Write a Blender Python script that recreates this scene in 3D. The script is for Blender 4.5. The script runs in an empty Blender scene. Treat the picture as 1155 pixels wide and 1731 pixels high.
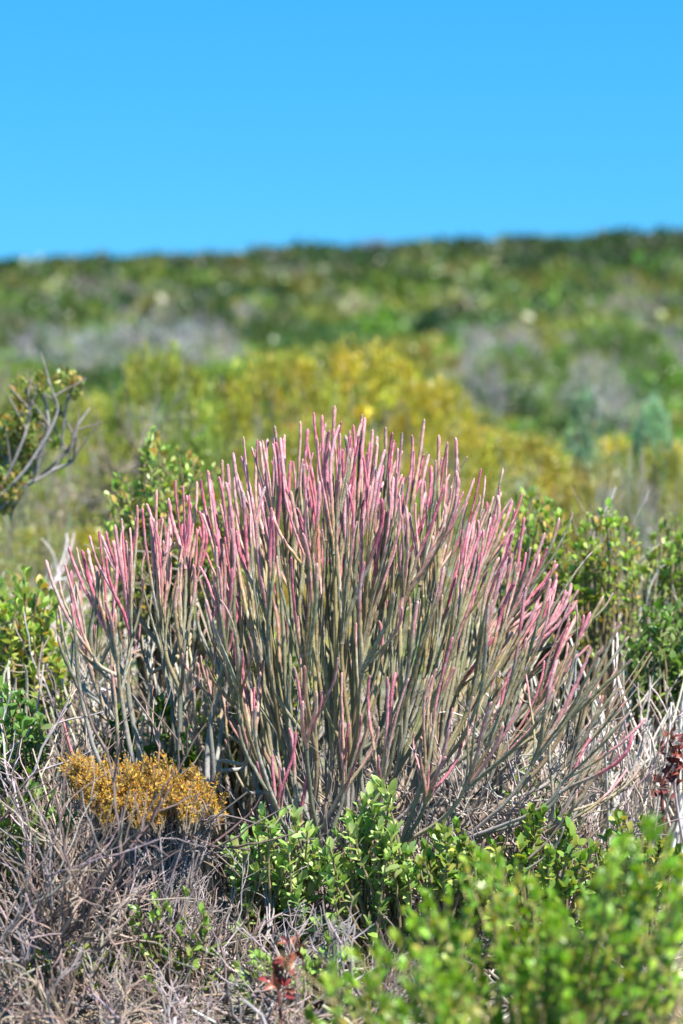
import bpy, math
import numpy as np
from mathutils import Vector, Matrix

# ------------------------------------------------------------------ camera, sky, sun, exposure
scene = bpy.context.scene
COL = scene.collection
EYE = np.array([0.0, 0.0, 1.1])
FPX = 4000.0                                   # focal length in photo pixels (photo is 1155 x 1731)
HORIZON = 520.0                                # photo row of the level horizon
TH = math.atan((865.5 - HORIZON) / FPX)        # camera looks slightly down

cd = bpy.data.cameras.new('camera')
cam = bpy.data.objects.new('camera', cd)
COL.objects.link(cam)
cam.location = EYE
cam.rotation_euler = (math.pi / 2 - TH, 0, 0)
cd.sensor_fit = 'HORIZONTAL'
cd.sensor_width = 24.0
cd.lens = 24.0 * FPX / 1155.0
cd.clip_start = 0.05
cd.clip_end = 3000
cd.dof.use_dof = True
cd.dof.focus_distance = 3.93
cd.dof.aperture_fstop = 3.0
cd.dof.aperture_blades = 9
scene.camera = cam

SUN = Vector((0.36, -0.37, 0.86)).normalized()
w = bpy.data.worlds.new('World')
scene.world = w
w.use_nodes = True
nt = w.node_tree
bg = nt.nodes['Background']
sky = nt.nodes.new('ShaderNodeTexSky')
sky.sky_type = 'NISHITA'
sky.sun_disc = False
sky.sun_elevation = math.asin(SUN.z)
sky.sun_rotation = math.atan2(SUN.x, SUN.y)
sky.altitude = 0
sky.air_density = 1.0
sky.dust_density = 0.0
sky.ozone_density = 2.0
hs = nt.nodes.new('ShaderNodeHueSaturation')
hs.inputs['Hue'].default_value = 0.484
hs.inputs['Saturation'].default_value = 1.45
hs.inputs['Value'].default_value = 0.82
# clear dry air: the deep blue of the upper sky reaches down to the skyline
stc = nt.nodes.new('ShaderNodeTexCoord')
smap = nt.nodes.new('ShaderNodeMapping')
smap.inputs['Scale'].default_value = (1, 1, .75)
smap.inputs['Location'].default_value = (0, 0, .24)
nt.links.new(stc.outputs['Generated'], smap.inputs['Vector'])
nt.links.new(smap.outputs[0], sky.inputs['Vector'])
nt.links.new(sky.outputs[0], hs.inputs['Color'])
nt.links.new(hs.outputs[0], bg.inputs['Color'])
bg.inputs['Strength'].default_value = 0.11

sd = bpy.data.lights.new('sun', 'SUN')
sd.energy = 4.6
sd.angle = math.radians(0.53)
sd.color = (1.0, 0.96, 0.9)
so = bpy.data.objects.new('sun', sd)
COL.objects.link(so)
so.rotation_euler = SUN.to_track_quat('Z', 'Y').to_euler()
so.location = (4, -4, 12)

vs = scene.view_settings
vs.view_transform = 'Standard'
vs.look = 'None'
vs.gamma = 1.0
vs.exposure = 1.4
vs.use_curve_mapping = False

# ------------------------------------------------------------------ helpers
R = np.random.default_rng(11)
U = R.uniform


def unit(v):
    v = np.asarray(v, float)
    return v / np.maximum(np.linalg.norm(v, axis=-1, keepdims=True), 1e-9)


def P(px, py, d):
    """point at distance d (along +Y) on the line of sight through a photo pixel"""
    u = (px - 577.5) / FPX
    v = -(py - 865.5) / FPX
    c, s = math.cos(TH), math.sin(TH)
    D = np.array([u, c + v * s, -s + v * c])
    return EYE + D * (d / D[1])


def sm(a, b, x):
    t = np.clip((np.asarray(x, float) - a) / (b - a), 0, 1)
    return t * t * (3 - 2 * t)


def H(x, y):
    """terrain height"""
    x = np.asarray(x, float)
    y = np.asarray(y, float)
    z = np.interp(y, [-30, 3, 4.6, 7, 9, 15, 25, 32, 40, 50, 60, 80, 100, 110, 140, 220, 500],
                  [0, 0, 0.01, .17, .28, .33, .33, .44, .68, 1.02, 1.45, 2.32, 3.02, 3.08, 2.2, -2, -14])
    z = z + 0.047 * x * sm(25, 100, y)
    a = 0.012 + 0.10 * sm(8, 60, y)
    z = z + a * (np.sin(x * 1.9 + 1.3 * np.sin(y * .7)) * np.sin(y * 1.37 + .6 * x) + .6 * np.sin(x * .61 + y * .43))
    return z


class MB:
    """collects quads with vertex colours"""
    def __init__(self):
        self.v, self.f, self.c, self.n = [], [], [], 0

    def add(self, v, f, c):
        c = np.asarray(c, float)
        if c.ndim == 1:
            c = np.tile(c, (len(v), 1))
        self.v.append(v)
        self.f.append(np.asarray(f) + self.n)
        self.c.append(c)
        self.n += len(v)

    def mesh(self, name, mat, smooth=True, origin=None):
        V = np.concatenate(self.v).astype(np.float32)
        if origin is not None:
            V = V - np.asarray(origin, np.float32)
        Fq = np.concatenate(self.f).astype(np.int32)
        C = np.concatenate(self.c)
        m = bpy.data.meshes.new(name)
        m.vertices.add(len(V))
        m.vertices.foreach_set('co', np.ascontiguousarray(V, np.float32).ravel())
        m.loops.add(Fq.size)
        m.loops.foreach_set('vertex_index', Fq.ravel())
        m.polygons.add(len(Fq))
        m.polygons.foreach_set('loop_start', np.arange(0, Fq.size, 4, dtype=np.int32))
        m.polygons.foreach_set('use_smooth', np.full(len(Fq), smooth))
        a = m.color_attributes.new('Col', 'FLOAT_COLOR', 'POINT')
        rgba = np.ones((len(V), 4), np.float32)
        rgba[:, :3] = C
        a.data.foreach_set('color', rgba.ravel())
        m.materials.append(mat)
        m.update(calc_edges=True)
        return m


def new_obj(name, mesh, parent=None):
    o = bpy.data.objects.new(name, mesh)
    COL.objects.link(o)
    if parent is not None:
        o.parent = parent
    return o


def tag(o, label=None, cat=None, group=None, kind=None):
    if label: o['label'] = label
    if cat: o['category'] = cat
    if group: o['group'] = group
    if kind: o['kind'] = kind
    return o


def thing(name, loc, label, cat, group=None):
    o = new_obj(name, None)
    o.empty_display_size = 0.05
    o.location = loc
    return tag(o, label, cat, group)


def tube(pts, rad, sides=6, col=(1, 1, 1), jit=0.0):
    pts = np.asarray(pts, float)
    n = len(pts)
    T = unit(np.gradient(pts, axis=0))
    mt = np.abs(unit(pts[-1] - pts[0]))
    ref = np.zeros(3)
    ref[int(np.argmin(mt))] = 1
    N = unit(ref - (T @ ref)[:, None] * T)
    B = np.cross(T, N)
    a = np.linspace(0, 2 * np.pi, sides, endpoint=False)
    rad = np.broadcast_to(np.asarray(rad, float), (n,))
    rr = rad[:, None] * np.ones((1, sides))
    if jit:
        rr = rr * (1 + jit * R.standard_normal((n, sides)).clip(-1.5, 2))
    V = pts[:, None] + rr[..., None] * (np.cos(a)[None, :, None] * N[:, None] + np.sin(a)[None, :, None] * B[:, None])
    V = V.reshape(-1, 3)
    i = np.arange(n - 1)[:, None] * sides
    j = np.arange(sides)[None]
    k = (j + 1) % sides
    Fq = np.stack([i + j, i + k, i + sides + k, i + sides + j], -1).reshape(-1, 4)
    C = np.asarray(col, float)
    if C.ndim == 1:
        C = np.tile(C, (n, 1))
    return V, Fq, np.repeat(C, sides, axis=0)


def herm(p0, p1, m0, m1, n):
    t = np.linspace(0, 1, n)[:, None]
    return ((2 * t**3 - 3 * t**2 + 1) * p0 + (t**3 - 2 * t**2 + t) * m0 + (-2 * t**3 + 3 * t**2) * p1 + (t**3 - t**2) * m1)


def leaf_template(rows=5, fold=.16, curl=.12, wid=.5, blunt=.75):
    t = np.linspace(0, 1, rows)
    wv = np.sin(np.pi * np.clip(t * .97 + .015, 0, 1)) ** blunt
    V = []
    for ti, wi in zip(t, wv):
        zc = -curl * (ti - .3) ** 2
        V += [(-wid * wi, ti, zc + fold * wi * wid), (0, ti, zc), (wid * wi, ti, zc + fold * wi * wid)]
    Fq = []
    for r in range(rows - 1):
        b = r * 3
        Fq += [(b, b + 1, b + 4, b + 3), (b + 1, b + 2, b + 5, b + 4)]
    return np.array(V), np.array(Fq)


LEAF = leaf_template(6, .16, .14, .5, .58)
QLEAF = (np.array([(0, 0, 0), (.5, .5, .06), (0, 1, -.06), (-.5, .5, .06)], float), np.array([(0, 1, 2, 3)]))
OLEAF = leaf_template(4, .1, .08)


def scatter_leaves(mb, tmpl, pos, axis, nrm, L, W, col):
    """pos, axis, nrm: (n,3); L, W: (n,), col (n,3)"""
    v, f = tmpl
    X = unit(np.cross(axis, nrm))
    Z = np.cross(X, axis)
    n = len(pos)
    V = (pos[:, None] + v[None, :, 0:1] * (W[:, None, None] * X[:, None]) + v[None, :, 1:2] * (L[:, None, None] * axis[:, None])
         + v[None, :, 2:3] * (L[:, None, None] * Z[:, None]))
    Fq = f[None] + (np.arange(n) * len(v))[:, None, None]
    mb.add(V.reshape(-1, 3), Fq.reshape(-1, 4), np.repeat(col, len(v), axis=0))


def jitcol(base, n, val=.2, hue=.12):
    base = np.asarray(base, float)
    c = base[None] * np.exp(val * R.standard_normal((n, 1))) * np.exp(hue * R.standard_normal((n, 3)))
    return np.clip(c, 0.004, .9)


def mixpal(pal, n, val=.15, hue=.08):
    pal = np.asarray(pal, float)
    i = R.integers(0, len(pal), n)
    c = pal[i] * np.exp(val * R.standard_normal((n, 1))) * np.exp(hue * R.standard_normal((n, 3)))
    return np.clip(c, .004, .9)


# ------------------------------------------------------------------ materials
def vmat(name, rough=.6, transl=0.0, nscale=60, namp=.25, bump=0.0, bscale=200, objcol=False, spec=.3):
    m = bpy.data.materials.new(name)
    m.use_nodes = True
    t = m.node_tree
    L = t.links
    pb = t.nodes['Principled BSDF']
    at = t.nodes.new('ShaderNodeAttribute')
    at.attribute_name = 'Col'
    col = at.outputs['Color']
    if objcol:
        oi = t.nodes.new('ShaderNodeObjectInfo')
        mm = t.nodes.new('ShaderNodeMix')
        mm.data_type = 'RGBA'
        mm.blend_type = 'MULTIPLY'
        mm.inputs[0].default_value = 1
        L.new(col, mm.inputs[6])
        L.new(oi.outputs['Color'], mm.inputs[7])
        col = mm.outputs[2]
    tc = t.nodes.new('ShaderNodeTexCoord')
    nz = t.nodes.new('ShaderNodeTexNoise')
    nz.inputs['Scale'].default_value = nscale
    nz.inputs['Detail'].default_value = 4
    L.new(tc.outputs['Object'], nz.inputs['Vector'])
    mr = t.nodes.new('ShaderNodeMapRange')
    mr.inputs[1].default_value = .25
    mr.inputs[2].default_value = .75
    mr.inputs[3].default_value = 1 - namp
    mr.inputs[4].default_value = 1 + namp
    L.new(nz.outputs['Fac'], mr.inputs[0])
    h = t.nodes.new('ShaderNodeHueSaturation')
    L.new(mr.outputs[0], h.inputs['Value'])
    L.new(col, h.inputs['Color'])
    L.new(h.outputs[0], pb.inputs['Base Color'])
    pb.inputs['Roughness'].default_value = rough
    pb.inputs['Specular IOR Level'].default_value = spec
    if bump:
        n2 = t.nodes.new('ShaderNodeTexNoise')
        n2.inputs['Scale'].default_value = bscale
        n2.inputs['Detail'].default_value = 5
        L.new(tc.outputs['Object'], n2.inputs['Vector'])
        b = t.nodes.new('ShaderNodeBump')
        b.inputs['Strength'].default_value = bump
        b.inputs['Distance'].default_value = .002
        L.new(n2.outputs['Fac'], b.inputs['Height'])
        L.new(b.outputs[0], pb.inputs['Normal'])
    if transl:
        tr = t.nodes.new('ShaderNodeBsdfTranslucent')
        hh = t.nodes.new('ShaderNodeHueSaturation')
        hh.inputs['Saturation'].default_value = 1.15
        hh.inputs['Value'].default_value = 1.25
        L.new(h.outputs[0], hh.inputs['Color'])
        L.new(hh.outputs[0], tr.inputs['Color'])
        mx = t.nodes.new('ShaderNodeMixShader')
        mx.inputs[0].default_value = transl
        L.new(pb.outputs[0], mx.inputs[1])
        L.new(tr.outputs[0], mx.inputs[2])
        L.new(mx.outputs[0], t.nodes['Material Output'].inputs['Surface'])
    return m


M_STEM = vmat('succulent_stem', .55, 0, 140, .22, .5, 420)
M_BARK = vmat('grey_bark', .85, 0, 90, .4, .9, 260, spec=.1)
M_TWIG = vmat('dry_twig', .85, 0, 70, .3, .4, 300, spec=.1)
M_LEAF = vmat('leathery_leaf', .36, .32, 90, .14, 0, objcol=False, spec=.5)
M_FOL = vmat('shrub_foliage', .42, .38, 6, .25, 0, objcol=True, spec=.5)
M_ORANGE = vmat('ochre_needle', .6, .25, 60, .2, 0)
M_RED = vmat('red_leaf', .4, .1, 60, .2, 0, spec=.5)


def ground_material():
    m = bpy.data.materials.new('sandy_soil')
    m.use_nodes = True
    t = m.node_tree
    L = t.links
    pb = t.nodes['Principled BSDF']
    tc = t.nodes.new('ShaderNodeTexCoord')

    def noise(s, d=6):
        n = t.nodes.new('ShaderNodeTexNoise')
        n.inputs['Scale'].default_value = s
        n.inputs['Detail'].default_value = d
        L.new(tc.outputs['Object'], n.inputs['Vector'])
        return n
    n1, n2, n3 = noise(1.1), noise(22), noise(160, 8)
    r1 = t.nodes.new('ShaderNodeValToRGB')
    e = r1.color_ramp.elements
    e[0].position, e[0].color = .38, (.10, .105, .045, 1)
    e[1].position, e[1].color = .62, (.27, .235, .19, 1)
    L.new(n1.outputs['Fac'], r1.inputs[0])
    r2 = t.nodes.new('ShaderNodeValToRGB')
    e = r2.color_ramp.elements
    e[0].position, e[0].color = .35, (.09, .075, .06, 1)
    e[1].position, e[1].color = .68, (.36, .32, .28, 1)
    L.new(n2.outputs['Fac'], r2.inputs[0])
    mx = t.nodes.new('ShaderNodeMix')
    mx.data_type = 'RGBA'
    mx.inputs[0].default_value = .5
    L.new(r1.outputs[0], mx.inputs[6])
    L.new(r2.outputs[0], mx.inputs[7])
    L.new(mx.outputs[2], pb.inputs['Base Color'])
    pb.inputs['Roughness'].default_value = .95
    b = t.nodes.new('ShaderNodeBump')
    b.inputs['Strength'].default_value = .8
    b.inputs['Distance'].default_value = .01
    L.new(n3.outputs['Fac'], b.inputs['Height'])
    L.new(b.outputs[0], pb.inputs['Normal'])
    return m


# ------------------------------------------------------------------ terrain
def make_ground():
    ys = np.concatenate([np.linspace(-25, 2, 12), np.linspace(2.4, 30, 90), np.linspace(31, 130, 90), np.linspace(135, 500, 30)])
    xs = np.concatenate([np.linspace(-160, -22, 18), np.linspace(-20, 20, 120), np.linspace(22, 160, 18)])
    X, Y = np.meshgrid(xs, ys)
    V = np.stack([X, Y, H(X, Y)], -1).reshape(-1, 3)
    nx = len(xs)
    i = (np.arange(len(ys) - 1)[:, None] * nx + np.arange(nx - 1)[None]).ravel()
    Fq = np.stack([i, i + 1, i + nx + 1, i + nx], -1)
    mb = MB()
    mb.add(V, Fq, (1, 1, 1))
    tag(new_obj('ground', mb.mesh('ground', ground_material())), kind='structure')


make_ground()


def ground_pt(px, d, dz=0.0):
    x = (px - 577.5) / FPX * d
    return np.array([x, d, float(H(x, d)) + dz])


# ------------------------------------------------------------------ foliage clouds for blurred shrubs
def crown_arrays(nleaf, nclump, L, shape='round', tmpl=QLEAF, Rn=None, spread=.22, upright=.5):
    """unit crown: radius 1 in x,y, height 1 in z, base at 0"""
    k = nclump
    th = U(0, 2 * np.pi, k)
    if shape == 'column':
        zc = U(.12, .95, k)
        rc = np.sqrt(U(.2, 1, k)) * (.75 * np.sin(np.pi * np.clip(zc, .12, .93)) ** .5)
    else:
        zc = U(.0, 1, k) ** .75
        rc = np.sqrt(np.clip(1 - (np.clip(zc - .25, 0, 1) / .78) ** 2, 0, 1)) * U(.45, 1, k) ** .5 * .88
        zc = .10 + zc * .78
    cen = np.stack([rc * np.cos(th), rc * np.sin(th), zc], -1)
    ci = R.integers(0, k, nleaf)
    off = R.standard_normal((nleaf, 3))
    off = unit(off) * (U(0, 1, (nleaf, 1)) ** .5)
    s = spread * U(.6, 1.4, k)[ci][:, None]
    pos = cen[ci] + off * s * np.array([1, 1, .8])
    pos[:, 2] = np.clip(pos[:, 2], .02, 1.2)
    out = unit(cen[ci] * np.array([1, 1, .6]) + off * .6 + np.array([0, 0, upright]))
    ax = unit(out + .7 * R.standard_normal((nleaf, 3)))
    nr = unit(out * .4 + np.array([0, 0, .8]) + .6 * R.standard_normal((nleaf, 3)))
    LL = L * U(.6, 1.3, nleaf)
    tone = np.exp(.22 * R.standard_normal(k))[ci] * np.exp(.15 * R.standard_normal(nleaf))
    hue = np.exp(.10 * R.standard_normal((k, 3)))[ci]
    return pos, ax, nr, LL, tone[:, None] * hue


def crown_mesh(name, nleaf, nclump, L, shape='round', wr=.55, **kw):
    mb = MB()
    pos, ax, nr, LL, tone = crown_arrays(nleaf, nclump, L, shape, **kw)
    scatter_leaves(mb, QLEAF, pos, ax, nr, LL, LL * wr, np.clip(tone, .2, 2.2))
    return mb.mesh(name, M_FOL)


def branch_mesh(name, n, shape='round', col=(1, 1, 1), r=.02):
    mb = MB()
    for i in range(n):
        a = U(0, 2 * np.pi)
        zz = U(.55, .9)
        q = U(.2, .75)
        p1 = np.array([q * math.cos(a), q * math.sin(a), zz])
        pts = herm(np.array([U(-.05, .05), U(-.05, .05), -.05]), p1, np.array([p1[0], p1[1], .3]), np.array([0, 0, .5]), 6)
        mb.add(*tube(pts, np.linspace(r, r * .3, 6), 4, col))
    return mb.mesh(name, M_TWIG)


def cloud_shrub(name, label, cat, group, loc, rx, h, color, fol, bra=None, ry=None, rz=None):
    o = thing(name, loc, label, cat, group)
    o.rotation_euler = (0, 0, U(0, 6.28) if rz is None else rz)
    o.scale = (rx, ry or rx, h)
    f = new_obj('foliage', fol, o)
    f.color = (*color, 1)
    if bra is not None:
        new_obj('branches', bra, o)
    return o


# hillside shrubs -------------------------------------------------
FAR = [crown_mesh('far_crown', 420, 34, .17, spread=.26) for _ in range(5)]
MID = [crown_mesh('mid_crown', 1500, 70, .095, spread=.2) for _ in range(4)]
DRYFAR = [crown_mesh('dry_crown', 900, 60, .16, wr=.14, spread=.3, upright=1.2) for _ in range(3)]
GREENS = dict(
    deep=(.062, .118, .03), bright=(.16, .255, .04), olive=(.21, .245, .05), ochre=(.40, .35, .06), grey=(.31, .31, .21),
    mauve=(.32, .285, .26))
CNAME = dict(deep='dark green', bright='fresh green', olive='olive green', ochre='ochre yellow', grey='pale grey dry', mauve='mauve grey dry')


def describe(k, x, y, rx, h):
    size = ('low spreading' if h < rx * .75 else 'domed') if rx < .5 + .004 * y else ('broad low' if h < rx * .75 else 'big domed')
    where = ('in the scrub just behind the pink bush' if y < 8.5 else 'on the flat around the large ochre shrubs' if y < 13 else
             ('below the mauve heath' if x / y < -.04 else 'behind the blue green shrublets' if x / y > .05 else 'beyond the ochre shrubs') if y < 24 else
             ('at the foot of the hill' if x / y < 0 else 'by the small very dark bush on the slope') if y < 38 else 'halfway up the hill')
    return f'{size} {CNAME[k]} shrub {where}'


BRM = branch_mesh('mid_branches', 22, col=(.26, .23, .21), r=.018)


def patch(x, y, s, o):
    return math.sin(x * s + o) * math.cos(y * s * .55 + 1.7 * o) + .5 * math.sin(x * s * 2.1 - y * s * 1.3 + o * 3)


def kind_at(x, y):
    px = 577.5 + x / y * FPX
    row = HORIZON - (float(H(x, y)) - EYE[2]) / y * FPX
    v = R.random()
    if y < 12:
        return ('ochre' if v < .3 else 'olive' if v < .6 else 'bright' if v < .85 else 'grey') if px < 700 or y > 8 else ('bright' if v < .4 else 'olive' if v < .6 else 'grey' if v < .85 else 'ochre')
    pn = patch(x, y, .55 if y > 30 else 1.0, 2.0)
    if 530 < row < 600 and px < 430 and v < .55:
        return 'mauve' if v < .45 else 'grey'
    if px > 760 and 540 < row < 700 and v < .34:
        return 'mauve' if v < .2 else 'grey'
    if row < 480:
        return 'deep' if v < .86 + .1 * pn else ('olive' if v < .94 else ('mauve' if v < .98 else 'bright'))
    if pn > .5:
        return 'deep' if v < .6 else 'bright'
    if pn < -.6:
        return 'grey' if v < .4 else 'olive'
    return 'bright' if v < .45 else ('olive' if v < .75 else 'deep')


def hillside():
    spots = []
    y = 5.9
    while y < 113:
        step = .25 + .022 * y if y < 16 else .42 + .011 * y
        half = .1444 * y * 1.22 + .8
        x = -half
        while x < half:
            spots.append((x + U(-.35, .35) * step, y + U(-.4, .4) * step, step))
            x += step * U(.75, 1.15)
        y += step * 1.02
    n = 0
    far = MB()
    for (x, y, s) in spots:
        k = kind_at(x, y)
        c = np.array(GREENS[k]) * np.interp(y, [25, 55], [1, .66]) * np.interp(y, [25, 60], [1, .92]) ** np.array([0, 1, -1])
        dry = k in ('grey', 'mauve')
        rx = s * U(.42, .85)
        h = rx * U(.55, 1.05) * (.8 if y < 25 else 1) * (.9 if y < 9 else 1) * (1 - .4 * float(sm(55, 95, y)))
        z = float(H(x, y)) - .04
        if n < 620:
            fol = (DRYFAR if dry else (MID if y < 22 else FAR))[R.integers(0, 3)]
            cc = jitcol(c, 1, .14, .07)[0]
            lab = describe(k, x, y, rx, h)
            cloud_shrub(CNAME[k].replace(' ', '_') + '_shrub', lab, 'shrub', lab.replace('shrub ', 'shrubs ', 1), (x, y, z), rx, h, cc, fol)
            n += 1
        else:
            pos, ax, nr, LL, tone = crown_arrays(150, 18, .26, spread=.3)
            a = U(0, 6.28)
            ca, sa = math.cos(a), math.sin(a)
            rot = np.array([[ca, -sa, 0], [sa, ca, 0], [0, 0, 1]])
            pos = (pos @ rot.T) * np.array([rx, rx, h]) + np.array([x, y, z])
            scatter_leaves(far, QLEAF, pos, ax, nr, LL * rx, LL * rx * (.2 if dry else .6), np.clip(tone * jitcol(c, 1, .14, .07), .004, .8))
    o = new_obj('hillside_heath', far.mesh('hillside_heath', M_FOL))
    tag(o, 'dense low heath covering the distant hill up to the skyline', 'heath', kind='stuff')
    o.color = (1, 1, 1, 1)
    print('hillside spots', len(spots))


hillside()

# shrubs of the middle distance, one by one ------------------------
YEL = [crown_mesh('ochre_crown', 5200, 150, .05, wr=.5, spread=.13, upright=1.0) for _ in range(3)]
GRN = [crown_mesh('green_crown', 4200, 120, .055, wr=.55, spread=.13, upright=.8) for _ in range(2)]
COLM = crown_mesh('needle_crown', 4200, 110, .13, wr=.2, spread=.2, upright=1.6)


COLM2 = crown_mesh('column_crown', 1300, 34, .17, shape='column', wr=.2, spread=.2, upright=1.4)


def mid(px, row_top, d, wpx, hpx, color, label, name='shrub', cat='shrub', fol=None, group=None, br=True):
    g = ground_pt(px, d, -.03)
    top = P(px, row_top, d)[2]
    h = max(top - g[2], hpx * d / FPX * .6)
    rx = wpx * d / FPX / 2 * 1.15
    h *= 1.06
    color = tuple(1.42 * c for c in color)
    return cloud_shrub(name, label, cat, group, g, rx, h, color, fol or YEL[R.integers(0, 3)], BRM if br else None)


OC, OL, YG = (.31, .265, .035), (.20, .19, .035), (.25, .27, .045)
mid(470, 595, 9.0, 250, 250, (.27, .25, .04), 'ochre green fine leaved shrub behind the tall pink tips, left of its orange neighbour')
mid(625, 585, 9.6, 270, 250, OC, 'large orange yellow fine leaved shrub directly behind the pink stem bush')
mid(735, 640, 9.2, 190, 190, (.31, .255, .035), 'orange yellow shrub edge beside the pale dry gap on the slope')
mid(275, 590, 8.6, 210, 250, (.20, .225, .04), 'green shrub with bare grey inner branches behind the pink bush', fol=GRN[0])
mid(165, 668, 8.8, 170, 190, YG, 'yellow green shrub between the bare grey branches and the taller green shrub')
mid(65, 640, 9.6, 200, 150, (.13, .17, .03), 'green shrub standing behind the bare grey branched bush', fol=GRN[1])
mid(880, 735, 7.8, 230, 160, (.26, .235, .04), 'low yellow green shrub behind the leafy shrub beside the pink bush')
mid(1010, 790, 7.6, 170, 110, (.24, .21, .05), 'low straw yellow shrub in front of the two blue green shrublets')
mid(1112, 752, 7.4, 130, 120, (.20, .20, .04), 'low olive shrub under the rounded blue green shrublet')
mid(560, 720, 7.6, 300, 160, (.20, .20, .035), 'olive yellow shrub hidden behind the tallest pink tips')
mid(330, 735, 7.2, 230, 150, (.15, .19, .035), 'low bright green shrub behind the left shoulder of pink stems', fol=GRN[1])
mid(735, 527, 30, 75, 70, (.016, .04, .012), 'small very dark green rounded bush alone on the slope', fol=MID[0], br=False)
mid(1040, 545, 17, 230, 120, (.08, .135, .025), 'broad dark green shrub on the slope above the blue green shrublets', fol=GRN[0])
mid(860, 585, 15, 160, 80, (.11, .165, .035), 'green shrub on the slope beside the pale dry gap', fol=GRN[1])


def shrublet(px, row_top, row_bot, wpx, d, color, label, fol):
    g = ground_pt(px, d, -.03)
    o = thing('blue_green_shrublet', g, label, 'shrub')
    zt, zb = P(px, row_top, d)[2] - g[2], P(px, row_bot, d)[2] - g[2]
    f = new_obj('foliage', fol, o)
    f.location = (0, 0, zb)
    f.scale = (wpx * d / FPX / 2, wpx * d / FPX / 2, zt - zb)
    f.color = (*color, 1)
    mb = MB()
    for k in range(5):
        mb.add(*tube(herm(np.array([U(-.02, .02), U(-.02, .02), 0]), np.array([U(-.03, .03), U(-.03, .03), zb + (zt - zb) * .5]), np.array([0, 0, .2]), np.array([0, 0, .2]), 6),
                     np.linspace(.009, .004, 6), 5, (.2, .17, .14)))
    new_obj('trunk', mb.mesh('trunk', M_BARK), o)


shrublet(1105, 674, 800, 74, 8.0, (.31, .46, .26), 'rounded blue green shrublet with upright needles', COLM)
shrublet(985, 672, 790, 92, 8.6, (.22, .33, .19), 'darker ragged blue green shrublet beside the rounded one', COLM2)
mid(85, 500, 26, 190, 60, (.06, .10, .02), 'dark green shrub low on the hill beyond the mauve heath', fol=MID[1], br=False)
mid(345, 492, 30, 130, 60, (.05, .085, .02), 'dark green shrub on the hill above the pale mauve heath', fol=MID[2], br=False)
mid(470, 508, 28, 110, 55, (.055, .09, .02), 'dark rounded shrub on the hill beside a paler green one', fol=MID[3], br=False)


for a in [(1045, 655, 12.5, 120, 110, (.50, .43, .40), 'pinkish pale dry shrub between the two blue green shrublets'),
          (1000, 610, 14, 110, 70, (.42, .40, .33), 'pale grey dry shrub behind the ragged blue green shrublet'),
          (850, 560, 19, 150, 60, (.48, .44, .40), 'pale bleached dry shrub in the gap right behind the dark bush'),
          (820, 625, 13, 90, 80, (.46, .41, .37), 'pale dry shrub beside the orange yellow shrub edge'),
          (1125, 565, 20, 120, 40, (.42, .36, .33), 'pale dry shrub above the broad dark green shrub'),
          (235, 545, 22, 190, 50, (.46, .42, .41), 'broad pale mauve dry shrub on the flat behind the green shrub'),
          (90, 555, 21, 160, 45, (.44, .40, .40), 'pale mauve dry shrub beyond the bare branched shrub'),
          (350, 550, 23, 130, 45, (.46, .42, .41), 'pale mauve dry shrub behind the ochre green shrub'),
          (20, 650, 10, 110, 60, (.44, .33, .34), 'pinkish dry shrub behind the leaf tufts of the bare branched shrub'),
          (60, 800, 6.6, 150, 60, (.42, .38, .24), 'straw coloured dry shrub below the bare grey branches'),
          (1060, 800, 6.9, 120, 60, (.46, .42, .36), 'straw grey dry shrub in front of the pinkish dry shrub')]:
    mid(a[0], a[1], a[2], a[3], a[4], tuple(c / 2.0 for c in a[5]), a[6], name='dry_shrub', fol=DRYFAR[R.integers(0, 3)], br=False)


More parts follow.
